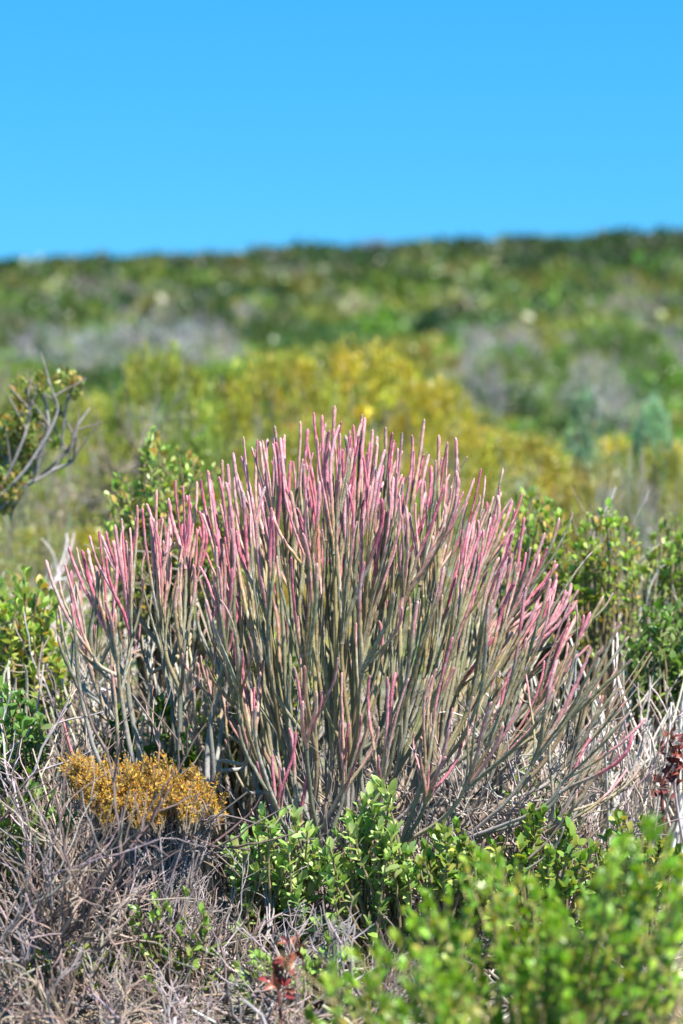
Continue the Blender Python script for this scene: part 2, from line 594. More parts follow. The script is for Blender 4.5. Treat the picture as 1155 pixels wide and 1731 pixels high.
# ------------------------------------------------------------------ leafy shrubs (leaf by leaf)
def leafy_shrub(name, label, cat, base, tips, L, wr, pal, nleaf=16, t0=.35, alpha=(35, 60), twig=(.004, .0015),
                tcol=(.22, .17, .10), group=None, maxpart=300, tdir=.5, tmpl=LEAF, mat=None, bend=.4):
    mat = mat or M_LEAF
    base = np.asarray(base, float)
    o = thing(name, base, label, cat, group)
    pos, ax, nr, tw, own = [], [], [], [], []
    tb = None
    for tp in tips:
        tp = np.asarray(tp, float)
        ln = np.linalg.norm(tp - base)
        b0 = base + np.array([U(-.02, .02), U(-.02, .02), 0])
        m0 = unit((tp - b0) * np.array([1, 1, .6]) + .1 * R.standard_normal(3)) * ln * .9
        m1 = unit(unit((tp - b0) * np.array([1, 1, .3])) * bend + np.array([0, 0, tdir]) + .25 * R.standard_normal(3)) * ln * .7
        n = 12
        pts = herm(b0, tp, m0, m1, n)
        tb = MB()
        tb.add(*tube(pts - base, np.linspace(twig[0], twig[1], n), 5, np.array(tcol) * U(.7, 1.3)))
        tw.append(new_obj('twig', tb.mesh('twig', M_TWIG), o))
        T = unit(np.gradient(pts, axis=0))
        k = max(4, int(nleaf * U(.75, 1.25)))
        ts = np.sort(np.concatenate([U(t0, 1, k - 3), [.96, .985, 1.0]]))
        ph = np.arange(k) * 2.39996 + U(0, 6)
        for q in range(k):
            f = ts[q] * (n - 1)
            i = min(int(f), n - 2)
            p = pts[i] + (pts[i + 1] - pts[i]) * (f - i)
            t = T[i]
            r1 = unit(np.cross(t, [.3, .9, .1]))
            r2 = np.cross(t, r1)
            r = r1 * math.cos(ph[q]) + r2 * math.sin(ph[q])
            al = math.radians(U(*alpha)) * (.45 if ts[q] > .95 else 1)
            a = unit(t * math.cos(al) + r * math.sin(al) + .12 * R.standard_normal(3))
            pos.append(p)
            own.append(len(tw) - 1)
            ax.append(a)
            nr.append(unit(t * math.sin(al) - r * math.cos(al) + np.array([0, 0, .25]) + .15 * R.standard_normal(3)))
    pos, ax, nr = np.array(pos) - base, np.array(ax), np.array(nr)
    n = len(pos)
    LL = L * U(.5, 1.2, n)
    order = np.argsort(pos[:, 1] + .05 * R.standard_normal(n) - .3 * pos[:, 2])
    near, rest = order[:maxpart], order[maxpart:]
    if len(near):
        var = []
        for c in range(6):
            mb = MB()
            tv, tf = tmpl
            cc = mixpal(pal, 1, .16, .08)[0]
            vv = tv.copy()
            vv[:, 0] *= wr
            # paler margin and midrib, as on the real leaf
            edge = np.abs(tv[:, 0]) > .05
            cv = np.where(edge[:, None], cc * np.array([1.15, 1.1, .95]), cc)
            mb.add(vv, tf, np.clip(cv, 0, .9))
            var.append(mb.mesh('leaf', mat))
        X = unit(np.cross(ax, nr))
        Z = np.cross(X, ax)
        for i in near:
            l = new_obj('leaf', var[R.integers(0, 6)], tw[own[i]])
            M = np.eye(4)
            s = LL[i]
            M[:3, 0], M[:3, 1], M[:3, 2], M[:3, 3] = X[i] * s * U(.85, 1.15), ax[i] * s, Z[i] * s, pos[i]
            l.matrix_basis = Matrix(M.tolist())
    if len(rest):
        mb = MB()
        scatter_leaves(mb, tmpl, pos[rest], ax[rest], nr[rest], LL[rest], LL[rest] * wr, mixpal(pal, len(rest)))
        tag(new_obj('foliage', mb.mesh('foliage', mat), o), kind='stuff')
    return o


def tips_in(spec, d, dd=.1, n=14):
    """twig tips spread over a photo-pixel box (x0, x1, y0, y1) at distance d +- dd; the upper outline bulges"""
    x0, x1, y0, y1 = spec
    out = []
    for i in range(n):
        f = (i + U(.1, .9)) / n
        px = x0 + (x1 - x0) * f
        top = y0 + (y1 - y0) * .55 * abs(2 * f - 1) ** 2
        py = top + (y1 - top) * U(0, 1) ** 1.5
        out.append(P(px, py, d + U(-dd, dd)))
    return out


GLAUC = [(.23, .36, .10), (.28, .41, .11), (.32, .43, .16), (.19, .31, .07), (.38, .45, .16)]
DEEPL = [(.15, .26, .05), (.20, .32, .06), (.26, .36, .08), (.12, .20, .04), (.34, .37, .09)]
LIME = [(.16, .31, .025), (.20, .36, .03), (.12, .24, .02), (.25, .37, .04), (.33, .33, .05)]
BACK = [(.25, .37, .07), (.32, .44, .10), (.18, .28, .05), (.40, .46, .14), (.42, .30, .08)]


def leafy(label, px, d, boxes, L, wr, pal, n, nleaf, cat='shrub', name='leafy_shrub', dd=.1, **kw):
    tips = []
    for b, k in zip(boxes, n):
        tips += tips_in(b, d, dd, int(k * 2.2))
    kw['t0'] = .64
    return leafy_shrub(name, label, cat, ground_pt(px, d + .03), tips, L * .95, wr, pal, nleaf, **kw)


leafy('glaucous green leafy shrub with upright sprigs beside the dark trunk of the pink bush', 470, 3.78,
      [(380, 560, 1375, 1500), (400, 550, 1450, 1600)], .026, .42, GLAUC, (15, 8), 17, dd=.06, t0=.5)
leafy('glaucous green leafy shrub with one tall sprig in front of the pink bush', 640, 3.76,
      [(550, 700, 1370, 1500), (615, 665, 1325, 1360), (540, 720, 1440, 1580)], .025, .5, GLAUC, (13, 3, 7), 17, dd=.06, t0=.5)
leafy('green leafy shrub with rust tinged leaf edges under the sprawling grey branches', 760, 3.74,
      [(700, 820, 1395, 1520), (720, 850, 1440, 1560)], .021, .62, DEEPL, (12, 8), 17, dd=.07, t0=.45)
leafy('broad deep green leafy shrub with round leaves under the grey drooping stems', 910, 3.8,
      [(820, 1000, 1370, 1500), (800, 1040, 1420, 1560)], .021, .68, DEEPL, (14, 10), 16, dd=.1, t0=.4)
leafy('round leaved green shrub among the pale dry stalks', 1080, 3.85,
      [(990, 1150, 1380, 1500), (1000, 1160, 1440, 1580)], .021, .66, DEEPL, (12, 8), 16, dd=.1, t0=.4)
leafy('bright green leafy shrub beyond the tall forked dead twigs', 20, 3.95,
      [(-50, 75, 1160, 1290), (-60, 80, 1220, 1380)], .021, .62, [(.13, .24, .05), (.17, .29, .06), (.10, .19, .04), (.2, .33, .1)], (17, 11), 18, dd=.08, t0=.4)
leafy('green leafy shrub behind the outermost pink stems', 40, 4.5,
      [(-50, 100, 955, 1080), (-50, 120, 1000, 1150)], .024, .6, BACK, (20, 18), 20, dd=.12, t0=.4)
leafy('dark green leafy plant growing inside the grey branches behind the ochre shrub', 235, 4.05,
      [(170, 330, 1180, 1300)], .024, .6, [(.05, .10, .02), (.07, .14, .025), (.10, .17, .03)], (14,), 13, dd=.06, t0=.5)
leafy('yellow green leafy shrub glimpsed through the lower pink stems', 430, 4.35,
      [(330, 520, 1060, 1250), (340, 520, 1150, 1350)], .022, .6, [(.30, .40, .06), (.36, .42, .07), (.22, .32, .05)], (14, 12), 17, dd=.08, t0=.4)
leafy('leafy green shrub with rust tipped leaves rising behind the left pink stems', 285, 4.85,
      [(180, 400, 762, 900), (236, 278, 730, 770), (200, 420, 830, 960)], .021, .6, BACK, (32, 5, 26), 21, dd=.14, t0=.5)
leafy('leafy green shrub with yellow tips behind the right shoulder of the pink bush', 905, 4.8,
      [(835, 960, 835, 950), (850, 1000, 880, 1000)], .021, .62, BACK, (24, 18), 20, dd=.14, t0=.45)
leafy('small leafy shrub with bronze tips in front of the grey dead twigs', 1025, 4.75,
      [(970, 1080, 855, 960), (960, 1080, 920, 1010), (900, 1000, 950, 1080)], .021, .62, BACK, (13, 11, 9), 18, dd=.12, t0=.5)
leafy('leafy green shrub next to the grey dead twigs, rust yellow at its tips', 1150, 4.9,
      [(1100, 1200, 865, 960), (1090, 1200, 900, 1000)], .021, .62, BACK, (12, 10), 18, dd=.12, t0=.45)
leafy('fresh green leafy shrub above the dark red leaved sprig', 1120, 4.5,
      [(1060, 1190, 1020, 1120), (1070, 1200, 1070, 1180)], .022, .6, [(.14, .24, .05), (.19, .30, .08), (.11, .19, .04), (.25, .34, .12)], (19, 16), 20, dd=.1, t0=.4)
leafy('small green leafy plant under the sprawling grey branches behind the round leaved shrub', 960, 4.2,
      [(850, 960, 1290, 1400), (880, 1000, 1320, 1420)], .02, .5, DEEPL, (8, 6), 14, dd=.06, t0=.5)

leafy('small dark green leafy shoots poking through the mauve dead twigs', 105, 3.6,
      [(20, 200, 1590, 1690)], .021, .5, DEEPL, (12,), 11, dd=.05)
leafy('sparse olive leafy shoots low in the dead twigs under the ochre shrub', 290, 3.58,
      [(200, 370, 1500, 1680)], .019, .45, DEEPL, (14,), 11, dd=.05)
leafy('fresh green leafy shoots in front of the dark red leaf cluster', 540, 3.5,
      [(500, 600, 1590, 1690), (395, 480, 1600, 1700)], .02, .45, GLAUC, (6, 5), 12, dd=.04)
leafy('green leafy tuft between the forked dead twigs and the ochre shrub', 60, 3.75,
      [(0, 130, 1330, 1420)], .019, .55, [(.17, .29, .06), (.22, .35, .08), (.13, .22, .05)], (8,), 11, dd=.05)

# blurred foreground shrub: bright lime leaves close to the camera
fg = []
for b, k in (((690, 960, 1440, 1640), 52), ((880, 1190, 1490, 1700), 56), ((1020, 1200, 1385, 1540), 34), ((520, 780, 1580, 1790), 46), ((640, 1190, 1600, 1860), 80)):
    fg += tips_in(b, 2.75, .24, int(k * .95))
leafy_shrub('foreground_shrub', 'bright lime green shrub blurred in front of all the other plants', 'shrub',
            ground_pt(900, 2.75), fg, .0175, .6, LIME, 20, t0=.62, twig=(.003, .001), tcol=(.24, .22, .08), tmpl=LEAF)


dead_tail = [('blurred pale dead twigs beside the lime green foreground shrub', 610, 2.5, 12, .27, .8, (.42, .37, .33), .0022),
             ('blurred brownish dead twigs inside the lime green foreground shrub', 820, 2.55, 12, .32, .7, (.36, .28, .2), .0024)]


# bare-branched bush at the left edge -------------------------------
def left_bush():
    base = ground_pt(-60, 5.05)
    o = thing('bare_branched_shrub', base, 'bare grey branched shrub with small leaf tufts at the branch ends', 'shrub')
    limbs = [[(-60, 960), (-20, 880), (30, 830), (100, 790), (110, 700), (118, 650)],
             [(-60, 940), (-10, 850), (20, 790), (45, 730), (50, 690), (45, 655)],
             [(30, 830), (75, 800), (120, 760), (130, 720), (152, 690)],
             [(-30, 870), (40, 800), (85, 730), (100, 690), (80, 640)],
             [(-50, 900), (-20, 820), (0, 760), (20, 720)],
             [(-40, 860), (0, 800), (20, 765), (60, 745)],
             [(60, 800), (85, 720), (68, 640)],
             [(-60, 900), (-30, 830), (10, 850), (20, 880)],
             [(90, 795), (125, 780), (128, 740)]]
    tuft = [(118, 650, 34), (45, 660, 40), (40, 690, 34), (30, 720, 30), (20, 740, 46), (45, 745, 40), (10, 780, 46), (45, 790, 40), (20, 810, 40),
            (100, 640, 10), (68, 640, 12), (0, 850, 40), (15, 830, 34), (-15, 770, 50), (95, 752, 10), (125, 665, 22), (60, 705, 22), (72, 660, 16), (100, 700, 12), (35, 668, 24), (55, 770, 24), (-5, 720, 40), (30, 760, 34), (5, 810, 36), (55, 725, 20)]
    for L in limbs:
        d0 = U(-.08, .08)
        ctrl = np.array([P(a, b, 5.05 + d0 + U(-.04, .04)) for a, b in L])
        t = np.linspace(0, len(L) - 1, len(L) * 4)
        pts = np.stack([np.interp(t, range(len(L)), ctrl[:, k]) for k in range(3)], -1)
        pts[1:-1] = (pts[:-2] + 2 * pts[1:-1] + pts[2:]) / 4
        mb = MB()
        mb.add(*tube(pts - base, np.linspace(.0046, .002, len(pts)), 6, (.25, .23, .22)))
        for q in range(5):
            i = R.integers(3, len(pts) - 1)
            e = pts[i] + np.array([U(-.05, .07), U(-.03, .03), U(.02, .09)])
            mb.add(*tube(herm(pts[i] - base, e - base, np.array([0, 0, .02]), e - pts[i], 6), np.linspace(.0026, .0012, 6), 4, (.2, .17, .15)))
        new_obj('branch', mb.mesh('branch', M_TWIG), o)
    for (px, py, w_) in tuft:
        c = P(px, py, 5.05 + U(-.08, .08)) - base
        k = int(w_ * 3.0)
        off = unit(R.standard_normal((k, 3))) * U(0, 1, (k, 1)) ** .5 * (w_ * 5.05 / FPX * .62)
        mb = MB()
        scatter_leaves(mb, LEAF, c + off, unit(off * 6 + [0, 0, .4] + .5 * R.standard_normal((k, 3)) * .5), unit(R.standard_normal((k, 3)) + [0, 0, 1]),
                       U(.011, .019, k), U(.006, .010, k), mixpal([(.20, .29, .06), (.28, .33, .08), (.15, .22, .05), (.36, .32, .08), (.36, .22, .08)], k))
        new_obj('leaf_tuft', mb.mesh('leaf_tuft', M_LEAF), o)


left_bush()


# ------------------------------------------------------------------ dead twiggy shrubs
def wander(p, d, length, n=7, kink=.22, up=.0):
    pts = [np.asarray(p, float)]
    d = unit(d)
    for i in range(n - 1):
        d = unit(d + kink * R.standard_normal(3) + np.array([0, 0, up]))
        pts.append(pts[-1] + d * length / (n - 1))
    return np.array(pts)


def twiggy(mb, p, d, length, r, depth, col, kink=.22, up=.03, nch=(3, 6), ang=.75, sides=5):
    pts = wander(p, d, length, 7, kink, up)
    pts[:, 2] = np.maximum(pts[:, 2], .002)
    c = jitcol(col, 1, .18, .05)[0]
    mb.add(*tube(pts, np.linspace(r, r * .5, 7), sides if depth > 0 else 4, c))
    if depth <= 0:
        return
    T = unit(np.gradient(pts, axis=0))
    for _ in range(R.integers(*nch)):
        f = U(.2, .98) * 6
        i = min(int(f), 5)
        q = pts[i] + (pts[i + 1] - pts[i]) * (f - i)
        dd = unit(T[i] + ang * unit(R.standard_normal(3)) + np.array([0, 0, .08]))
        twiggy(mb, q, dd, length * U(.35, .7), r * U(.5, .75), depth - 1, col, kink, up, nch, ang, sides)


def dead_shrub(label, px, d, nb, length, spread, col, r=.004, depth=2, name='dead_shrub', cat='dead shrub', lean=(0, 0), group=None, up=.03,
               nch=(3, 6), kink=.17, area=.06, gz=0.0, ang=.75):
    base = ground_pt(px, d, gz)
    o = thing(name, base, label, cat, group)
    for i in range(nb):
        a = U(0, 6.28)
        s = spread * math.sqrt(U(.05, 1))
        dr = np.array([math.cos(a) * s + lean[0], math.sin(a) * s + lean[1], 1])
        p = np.array([U(-area, area), U(-area, area), 0])
        mb = MB()
        twiggy(mb, p, dr, length * U(.6, 1.1), r * U(.5, 1.25), depth, np.array(col) * TWIGPAL[R.integers(0, 5)], kink, up, nch, ang)
        new_obj('branch', mb.mesh('branch', M_TWIG), o)
    return o


MAUVE, PALE, STRAW, GREYD = (.29, .25, .245), (.48, .435, .41), (.36, .29, .19), (.21, .185, .18)
TWIGPAL = np.array([(1, 1, 1), (1.25, 1.2, 1.2), (.8, .7, .58), (.55, .47, .42), (1.1, .98, .82)])
dead_shrub('tangled mauve grey dead shrub at the foot of the ochre tipped shrub', 230, 3.7, 38, .17, 1.1, MAUVE, .003)
dead_shrub('tangled mauve grey dead shrub beside the ochre shrub, leaning outward', 60, 3.6, 34, .30, .9, MAUVE, .0036)
dead_shrub('low wiry dead shrub between the ochre shrub and the glaucous sprigs', 345, 3.66, 26, .16, 1.0, MAUVE, .003)
dead_shrub('tall grey dead shrub with upright forked twigs beside the green leafy shrub', 85, 3.9, 20, .36, .6, MAUVE, .004)
dead_shrub('grey dead twigs bristling around the dark red leaf cluster', 480, 3.68, 20, .13, 1.1, GREYD, .003)
dead_shrub('low grey dead twigs behind the blurred lime shrub', 640, 3.5, 20, .15, 1.2, GREYD, .003)
dead_shrub('wiry brown grey dead shrub around the base of the pink bush trunk', 500, 3.95, 26, .26, .9, GREYD, .0035)
dead_shrub('brown grey dead twigs under the sprawling side of the pink bush', 760, 4.0, 26, .30, .9, (.28, .24, .22), .0035)
dead_shrub('tangle of pale dead twigs around the deep green round leaved shrub', 930, 4.05, 26, .32, .9, (.33, .29, .27), .0035)
dead_shrub('pale bleached dead shrub behind the bronze tipped leafy shrub', 1090, 4.95, 30, .42, .55, PALE, .0042)
dead_shrub('whitish dead branches on the slope left of the leafy rust tipped shrub', 90, 5.2, 22, .36, 1.0, (.55, .52, .50), .0075)
dead_shrub('bleached dead shrub behind the outermost pink stems', 150, 4.6, 30, .38, .8, PALE, .0042)
dead_shrub('pale dead shrub standing behind the grey sprawling stems', 1010, 4.5, 26, .30, .8, PALE, .004)
dead_shrub('bleached dead shrub beside the dark red leaved sprig', 1120, 4.35, 28, .34, .7, PALE, .004)
dead_shrub('straw coloured dead shrub among the pencil stems', 400, 4.4, 26, .42, .6, (.40, .34, .27), .004)
dead_shrub('leafless brown shrub behind the centre of the pink bush', 640, 4.5, 28, .32, .7, (.25, .21, .18), .004)
dead_shrub('grey leafless shrub beyond the ridge of pink tips', 245, 8.2, 24, .36, .6, GREYD, .006)
dead_shrub('small whitish leafless shrub showing beside the tallest pink tips', 695, 5.0, 10, .46, .25, (.40, .40, .42), .003)


for k, (px, tx) in enumerate([(40, 'low dead twigs sprawling over the soil before the leaning mauve dead shrub'),
                              (190, 'low dead twigs sprawling over the soil before the small dark leafy shoots'),
                              (330, 'low dead twigs on the soil before the sparse olive shoots'),
                              (460, 'low dead twigs on the soil under the dark red leaf cluster')]):
    dead_shrub(tx, px, 3.44, 18, .13, 1.6, MAUVE, .003, area=.09, up=.0)
for a in dead_tail:
    dead_shrub(*a)


def stalk_clump(label, px, d, n, hmin, hmax, spread, col, r, area=.12, name='dry_stalk_clump', cat='dry stalks', curl=.5):
    base = ground_pt(px, d)
    o = thing(name, base, label, cat)
    for i in range(n):
        p0 = np.array([U(-area, area), U(-area, area) * .6, 0])
        h = U(hmin, hmax)
        a = U(0, 6.28)
        off = np.array([math.cos(a), math.sin(a), 0]) * spread * h * U(.2, 1)
        p1 = p0 + off + np.array([0, 0, h])
        pts = herm(p0, p1, np.array([0, 0, h]) + .3 * h * R.standard_normal(3) * .5, (off * curl + [0, 0, h * .5]) + .4 * h * R.standard_normal(3) * curl, 12)
        mb = MB()
        mb.add(*tube(pts, np.linspace(r, r * .6, 12) * U(.7, 1.2), 6, jitcol(col, 1, .15, .05)[0]))
        new_obj('stalk', mb.mesh('stalk', M_TWIG), o)
    return o


stalk_clump('pale dry upright stalks beside the outer grey pencil stems', 120, 4.3, 34, .22, .46, .3, (.44, .38, .30), .0035, .14)
stalk_clump('bleached white curving dry stalks behind the round leaved shrub', 1090, 4.2, 80, .2, .5, .55, (.52, .47, .43), .0032, .15)
stalk_clump('pale curved dry stalks under the grey sprawling stems', 960, 4.3, 60, .2, .46, .5, (.46, .41, .37), .0034, .15)
stalk_clump('dry olive grey stalks behind the left pink stems', 260, 4.3, 36, .28, .5, .3, (.50, .45, .36), .0036, .14)
stalk_clump('dry grey stalks filling the gap between the two pink stem bushes', 400, 4.35, 26, .28, .55, .25, (.50, .45, .36), .0034, .1)


# ------------------------------------------------------------------ the pink pencil-stem bushes
def kmeans(X, k, it=14):
    C = X[R.choice(len(X), k, replace=False)].copy()
    for _ in range(it):
        lab = np.argmin(((X[:, None] - C[None]) ** 2).sum(-1), 1)
        for j in range(k):
            m = lab == j
            if m.any():
                C[j] = X[m].mean(0)
    return lab


PINKS = np.array([(.62, .265, .285), (.55, .18, .23), (.62, .33, .285), (.52, .25, .27), (.50, .13, .18)])
TAN, OLV, GRG = np.array((.42, .30, .16)), np.array((.25, .235, .14)), np.array((.31, .29, .275))
BARKC = np.array((.33, .29, .30))


def stem_mesh(pts, r0, r1, col, sides=7, bumps=.12, cap=True):
    n = len(pts)
    rad = np.linspace(r0, r1, n)
    ring = np.where(np.arange(n) % 2 == 0, 1 + bumps, 1 - bumps * .5)
    rad = rad * ring
    if cap:
        T = unit(pts[-1] - pts[-2])
        e = np.array([pts[-1] + T * r1 * .6, pts[-1] + T * r1 * 1.4, pts[-1] + T * r1 * 2.1])
        pts = np.concatenate([pts, e])
        rad = np.concatenate([rad, [r1 * .95, r1 * .55, r1 * .06]])
        col = np.concatenate([col, [col[-1] * .7, col[-1] * .85, col[-1] * .6 + .1]])
    V, Fq, C = tube(pts, rad, sides, col, jit=.075)
    spk = R.random((len(C), 1))
    C = np.where(spk > .9, C * .6 + .22, C * np.exp(.09 * R.standard_normal((len(C), 1))))      # pale leaf scars
    return V, Fq, np.clip(C, 0, .9)


def pencil_bush(name, label, base, tips, dirs, pink, levels, zf, xf, rads, tip_r=.0026, maxstem=300, ztop=.93, grey=1.0):
    base = np.asarray(base, float)
    o = thing(name, base, label, 'bush')
    tips, dirs = np.asarray(tips, float), np.asarray(dirs, float)
    N = len(tips)
    # hierarchy: tips -> forks -> limbs -> trunks
    pos = [tips]
    par = []
    cur = tips * np.array([1, 1, .9])
    tipof = [np.array([i]) for i in range(N)]
    for lv, k in enumerate(levels):
        k = min(k, len(cur))
        lab = kmeans(cur, k)
        ids = np.unique(lab)
        remap = {c: i for i, c in enumerate(ids)}
        lab = np.array([remap[c] for c in lab])
        groups = [np.concatenate([tipof[i] for i in np.where(lab == g)[0]]) for g in range(len(ids))]
        cen = np.array([tips[g].mean(0) for g in groups])
        low = np.array([tips[g][:, 2].min() for g in groups])
        np_ = np.empty_like(cen)
        f = xf[lv] * U(.92, 1.06, (len(ids), 1))
        np_[:, :2] = base[:2] + (cen[:, :2] - base[:2]) * f + .008 * R.standard_normal((len(ids), 2))
        np_[:, 2] = base[2] + np.maximum(.03, np.minimum(low - base[2] - (.085 if lv == 0 else .03), (cen[:, 2] - base[2]) * zf[lv] * U(.85, 1.12, len(ids))))
        par.append(lab)
        pos.append(np_)
        tipof = groups
        cur = np_ * np.array([1, 1, .55])
    # path direction at each node
    nl = len(levels)

    def par_pos(l, i):
        return pos[l + 1][par[l][i]] if l < nl else base + np.array([U(-.05, .05), U(-.04, .04), -.02])
    stuff = MB()
    stuffn = 0
    forks = []
    order = np.argsort(tips[:, 1] - .35 * tips[:, 2])           # the ones nearest the eye become parts of their own
    rank = np.empty(N, int)
    rank[order] = np.arange(N)
    for l in range(nl, -1, -1):
        for i in range(len(pos[l])):
            p1 = pos[l][i]
            p0 = par_pos(l, i)
            g = p0 if l >= nl else None
            ln = np.linalg.norm(p1 - p0)
            if l >= nl - 1:
                m0 = np.array([(p1 - p0)[0] * .8, (p1 - p0)[1] * .8, ln * .8])
            else:
                pp = par_pos(l + 1, par[l][i])
                m0 = unit(unit(p0 - pp) * .6 + unit(p1 - p0) * 1.0 + np.array([0, 0, -.05])) * ln * 1.0
            if l == 0:
                m1 = unit(dirs[i]) * ln * 1.05
            else:
                m1 = unit(unit((p1 - base) * np.array([1, 1, .6])) * .5 + np.array([0, 0, .8])) * ln
            n = int(np.clip(ln / .0062, 8, 44)) if l == 0 else int(np.clip(ln / .012, 7, 26))
            pts = herm(p0, p1, m0, m1, n) + (.0007 if l == 0 else .0011) * np.cumsum(R.standard_normal((n, 3)), 0) * np.linspace(1, 0, n)[:, None] * np.linspace(0, 1, n)[:, None] * 2
            seg = np.linalg.norm(np.diff(pts, axis=0), axis=1)
            s = np.concatenate([[0], np.cumsum(seg)])
            fromtip = s[-1] - s
            hz = np.clip((pts[:, 2] - base[2]) / ztop, 0, 1) * grey
            low = OLV * (1 - sm(.1, .45, .55 - hz)[:, None]) + GRG * sm(.1, .45, .55 - hz)[:, None]
            low = low * (1 - sm(.0, .28, .28 - hz)[:, None]) + BARKC * sm(.0, .28, .28 - hz)[:, None]
            low = low * np.array([(1, 1, 1), (1, 1, 1), (1.35, 1.2, .95), (.75, .78, .72), (1.25, 1.2, 1.25), (1.2, .95, .8)])[R.integers(0, 6)] * jitcol((1, 1, 1), 1, .14, .05)[0]
            if l == 0:
                pk = PINKS[R.integers(0, len(PINKS))] * np.exp(.1 * R.standard_normal())
                Lp = pink[i] * U(.09, .22)
                a = (1 - sm(Lp * .55, Lp * 1.15 + .005, fromtip))[:, None] * min(1, .35 + pink[i])
                b = (1 - sm(Lp * 1.0, Lp * 1.6 + .02, fromtip))[:, None] * pink[i]
                tn = TAN * np.exp(.12 * R.standard_normal(3))
                c = low * (1 - b) + tn * b
                c = c * (1 - a) + pk * a
                if U() < .15:                                      # weathered grey or tan patches
                    wv = np.interp(np.arange(n), np.linspace(0, n - 1, 6), U(-.7, .75, 6)).clip(0, 1)[:, None]
                    c = c * (1 - wv) + np.array([(.36, .33, .30), (.42, .32, .18), (.24, .22, .20)])[R.integers(0, 3)] * wv
                if U() < .05:                                      # dried out brown stems
                    c = c * .3 + np.array((.22, .14, .08)) * .7
                c = c * np.exp(.06 * R.standard_normal((n, 1))) * np.where(R.random((n, 1)) < .12, .62, 1)      # dark joints
                rr = tip_r * U(.68, 1.3)
                geo = stem_mesh(pts - base, rr * 1.1, rr * .9, c)
                if rank[i] < maxstem:
                    mb = MB()
                    mb.add(*geo)
                    new_obj('stem', mb.mesh('stem', M_STEM), forks[par[0][i]])
                else:
                    stuff.add(*geo)
                    stuffn += 1
            else:
                r1 = rads[l - 1] * U(.85, 1.15)
                r0 = r1 * 1.3
                mb = MB()
                mb.add(*tube(pts - base, np.linspace(r0, r1, n), 8, low, jit=.05))
                b = new_obj('trunk' if l == nl else 'branch', mb.mesh('branch', M_BARK if l >= nl - 1 else M_STEM), o)
                if l == 1:
                    forks.append(b)
    if stuffn:
        tag(new_obj('inner_stems', stuff.mesh('inner_stems', M_STEM), o), kind='stuff')
    return o


def bush_tips(sil, n, y0, ry, x0, x1, zlow, front=.45, xw=None, bpx=545, drop=.07, lowp=0.12, side=.9, fore=.5):
    px_, row_ = zip(*sil)
    tips, dirs, pk = [], [], []
    bx = P(bpx, 1500, y0)[0]
    while len(tips) < n:
        px = U(x0, x1)
        if xw is not None and U() > np.interp(px, *xw):
            continue
        dy = U(-ry, ry)
        if dy < 0 and U() > front + (1 - front) * (1 + dy / ry) ** .7:
            continue
        f = math.sqrt(max(0.0, 1 - (dy / (ry * 1.08)) ** 2)) ** .8
        d = y0 + dy
        zt = P(px, float(np.interp(px, px_, row_)), d)[2]
        z = zlow + (zt - zlow) * f - min(.3, R.exponential(drop))
        if U() < lowp:
            z -= U(.05, .3)
        if z < zlow * .7:
            continue
        q = P(px, 900, d)
        t = np.array([q[0], d, z])
        tips.append(t)
        dirs.append(np.array([side * (q[0] - bx), fore * dy, 1]) + .2 * R.standard_normal(3) * np.array([1, 1, .2]))
        hz = (z - zlow) / max(.05, zt - zlow)
        p = np.clip(R.normal(.85, .22), .0, 1) if U() < .84 else U(0, .35)
        pk.append(p * (1 if hz > .68 else U(.05, .75)))
    return tips, dirs, pk


SIL = [(330, 850), (355, 815), (380, 785), (415, 750), (465, 732), (530, 704), (566, 696), (612, 708), (650, 722), (717, 720), (770, 752), (812, 800),
       (850, 822), (880, 842), (915, 905), (950, 955), (1000, 1010), (1040, 1060), (1090, 1130)]
t, d_, p_ = bush_tips(SIL, 500, 4.03, .34, 335, 1000, .34, front=.28, xw=([330, 400, 780, 900, 1000], [.8, 1, 1, .75, .35]), side=.95)
# the single tips that stand out of the outline
for (px, py, pk) in [(566, 691, .25), (531, 701, .9), (612, 704, .2), (717, 713, 1), (742, 740, .3), (771, 744, .9), (813, 795, .8), (465, 724, 1), (412, 741, 1),
                     (508, 716, .5), (652, 727, .2), (598, 722, .9), (376, 782, 1), (480, 745, 1), (545, 706, 1), (575, 735, .9), (630, 730, 1), (680, 735, .9),
                     (700, 765, .9), (340, 815, 1), (352, 800, 1), (395, 770, 1), (440, 750, 1), (850, 795, .05), (882, 838, .5), (865, 850, .8), (920, 905, 1), (945, 880, .2)]:
    q = P(px, py, 4.03 + U(-.06, .06))
    t.append(q)
    d_.append(np.array([.55 * (px - 560) / 1000, 0, 1]) + .05 * R.standard_normal(3))
    p_.append(pk)
# grey sprawling side
for (px, py, pk, lean) in [(1035, 1005, .1, .5), (1018, 1012, .05, .5), (968, 870, 0, .35), (1000, 935, 0, .9), (1100, 1105, 0, .7), (1065, 1118, 0, .9), (1048, 1055, .1, .5),
                           (975, 1025, .1, -.1), (985, 1075, 0, .8), (1015, 1100, 0, .7), (1045, 1165, 0, .9), (1000, 1160, .3, .6), (960, 1090, .9, .1), (1080, 1190, 0, 1.0),
                           (940, 985, .9, .2), (930, 1010, 1, .05), (905, 940, 1, .1), (955, 1000, .8, .15), (890, 1080, .8, .1), (920, 1120, .9, 0), (860, 1150, .7, .1),
                           (1040, 1230, 0, 1), (990, 1230, 0, .9), (1010, 1280, 0, 1), (950, 1200, .1, .8), (1025, 1130, .2, .6), (965, 1140, .1, .9), (1060, 1080, 0, .8)]:
    q = P(px, py, 4.0 + U(-.22, .12))
    t.append(q)
    d_.append(np.array([lean, U(-.1, .1), 1]))
    p_.append(pk)
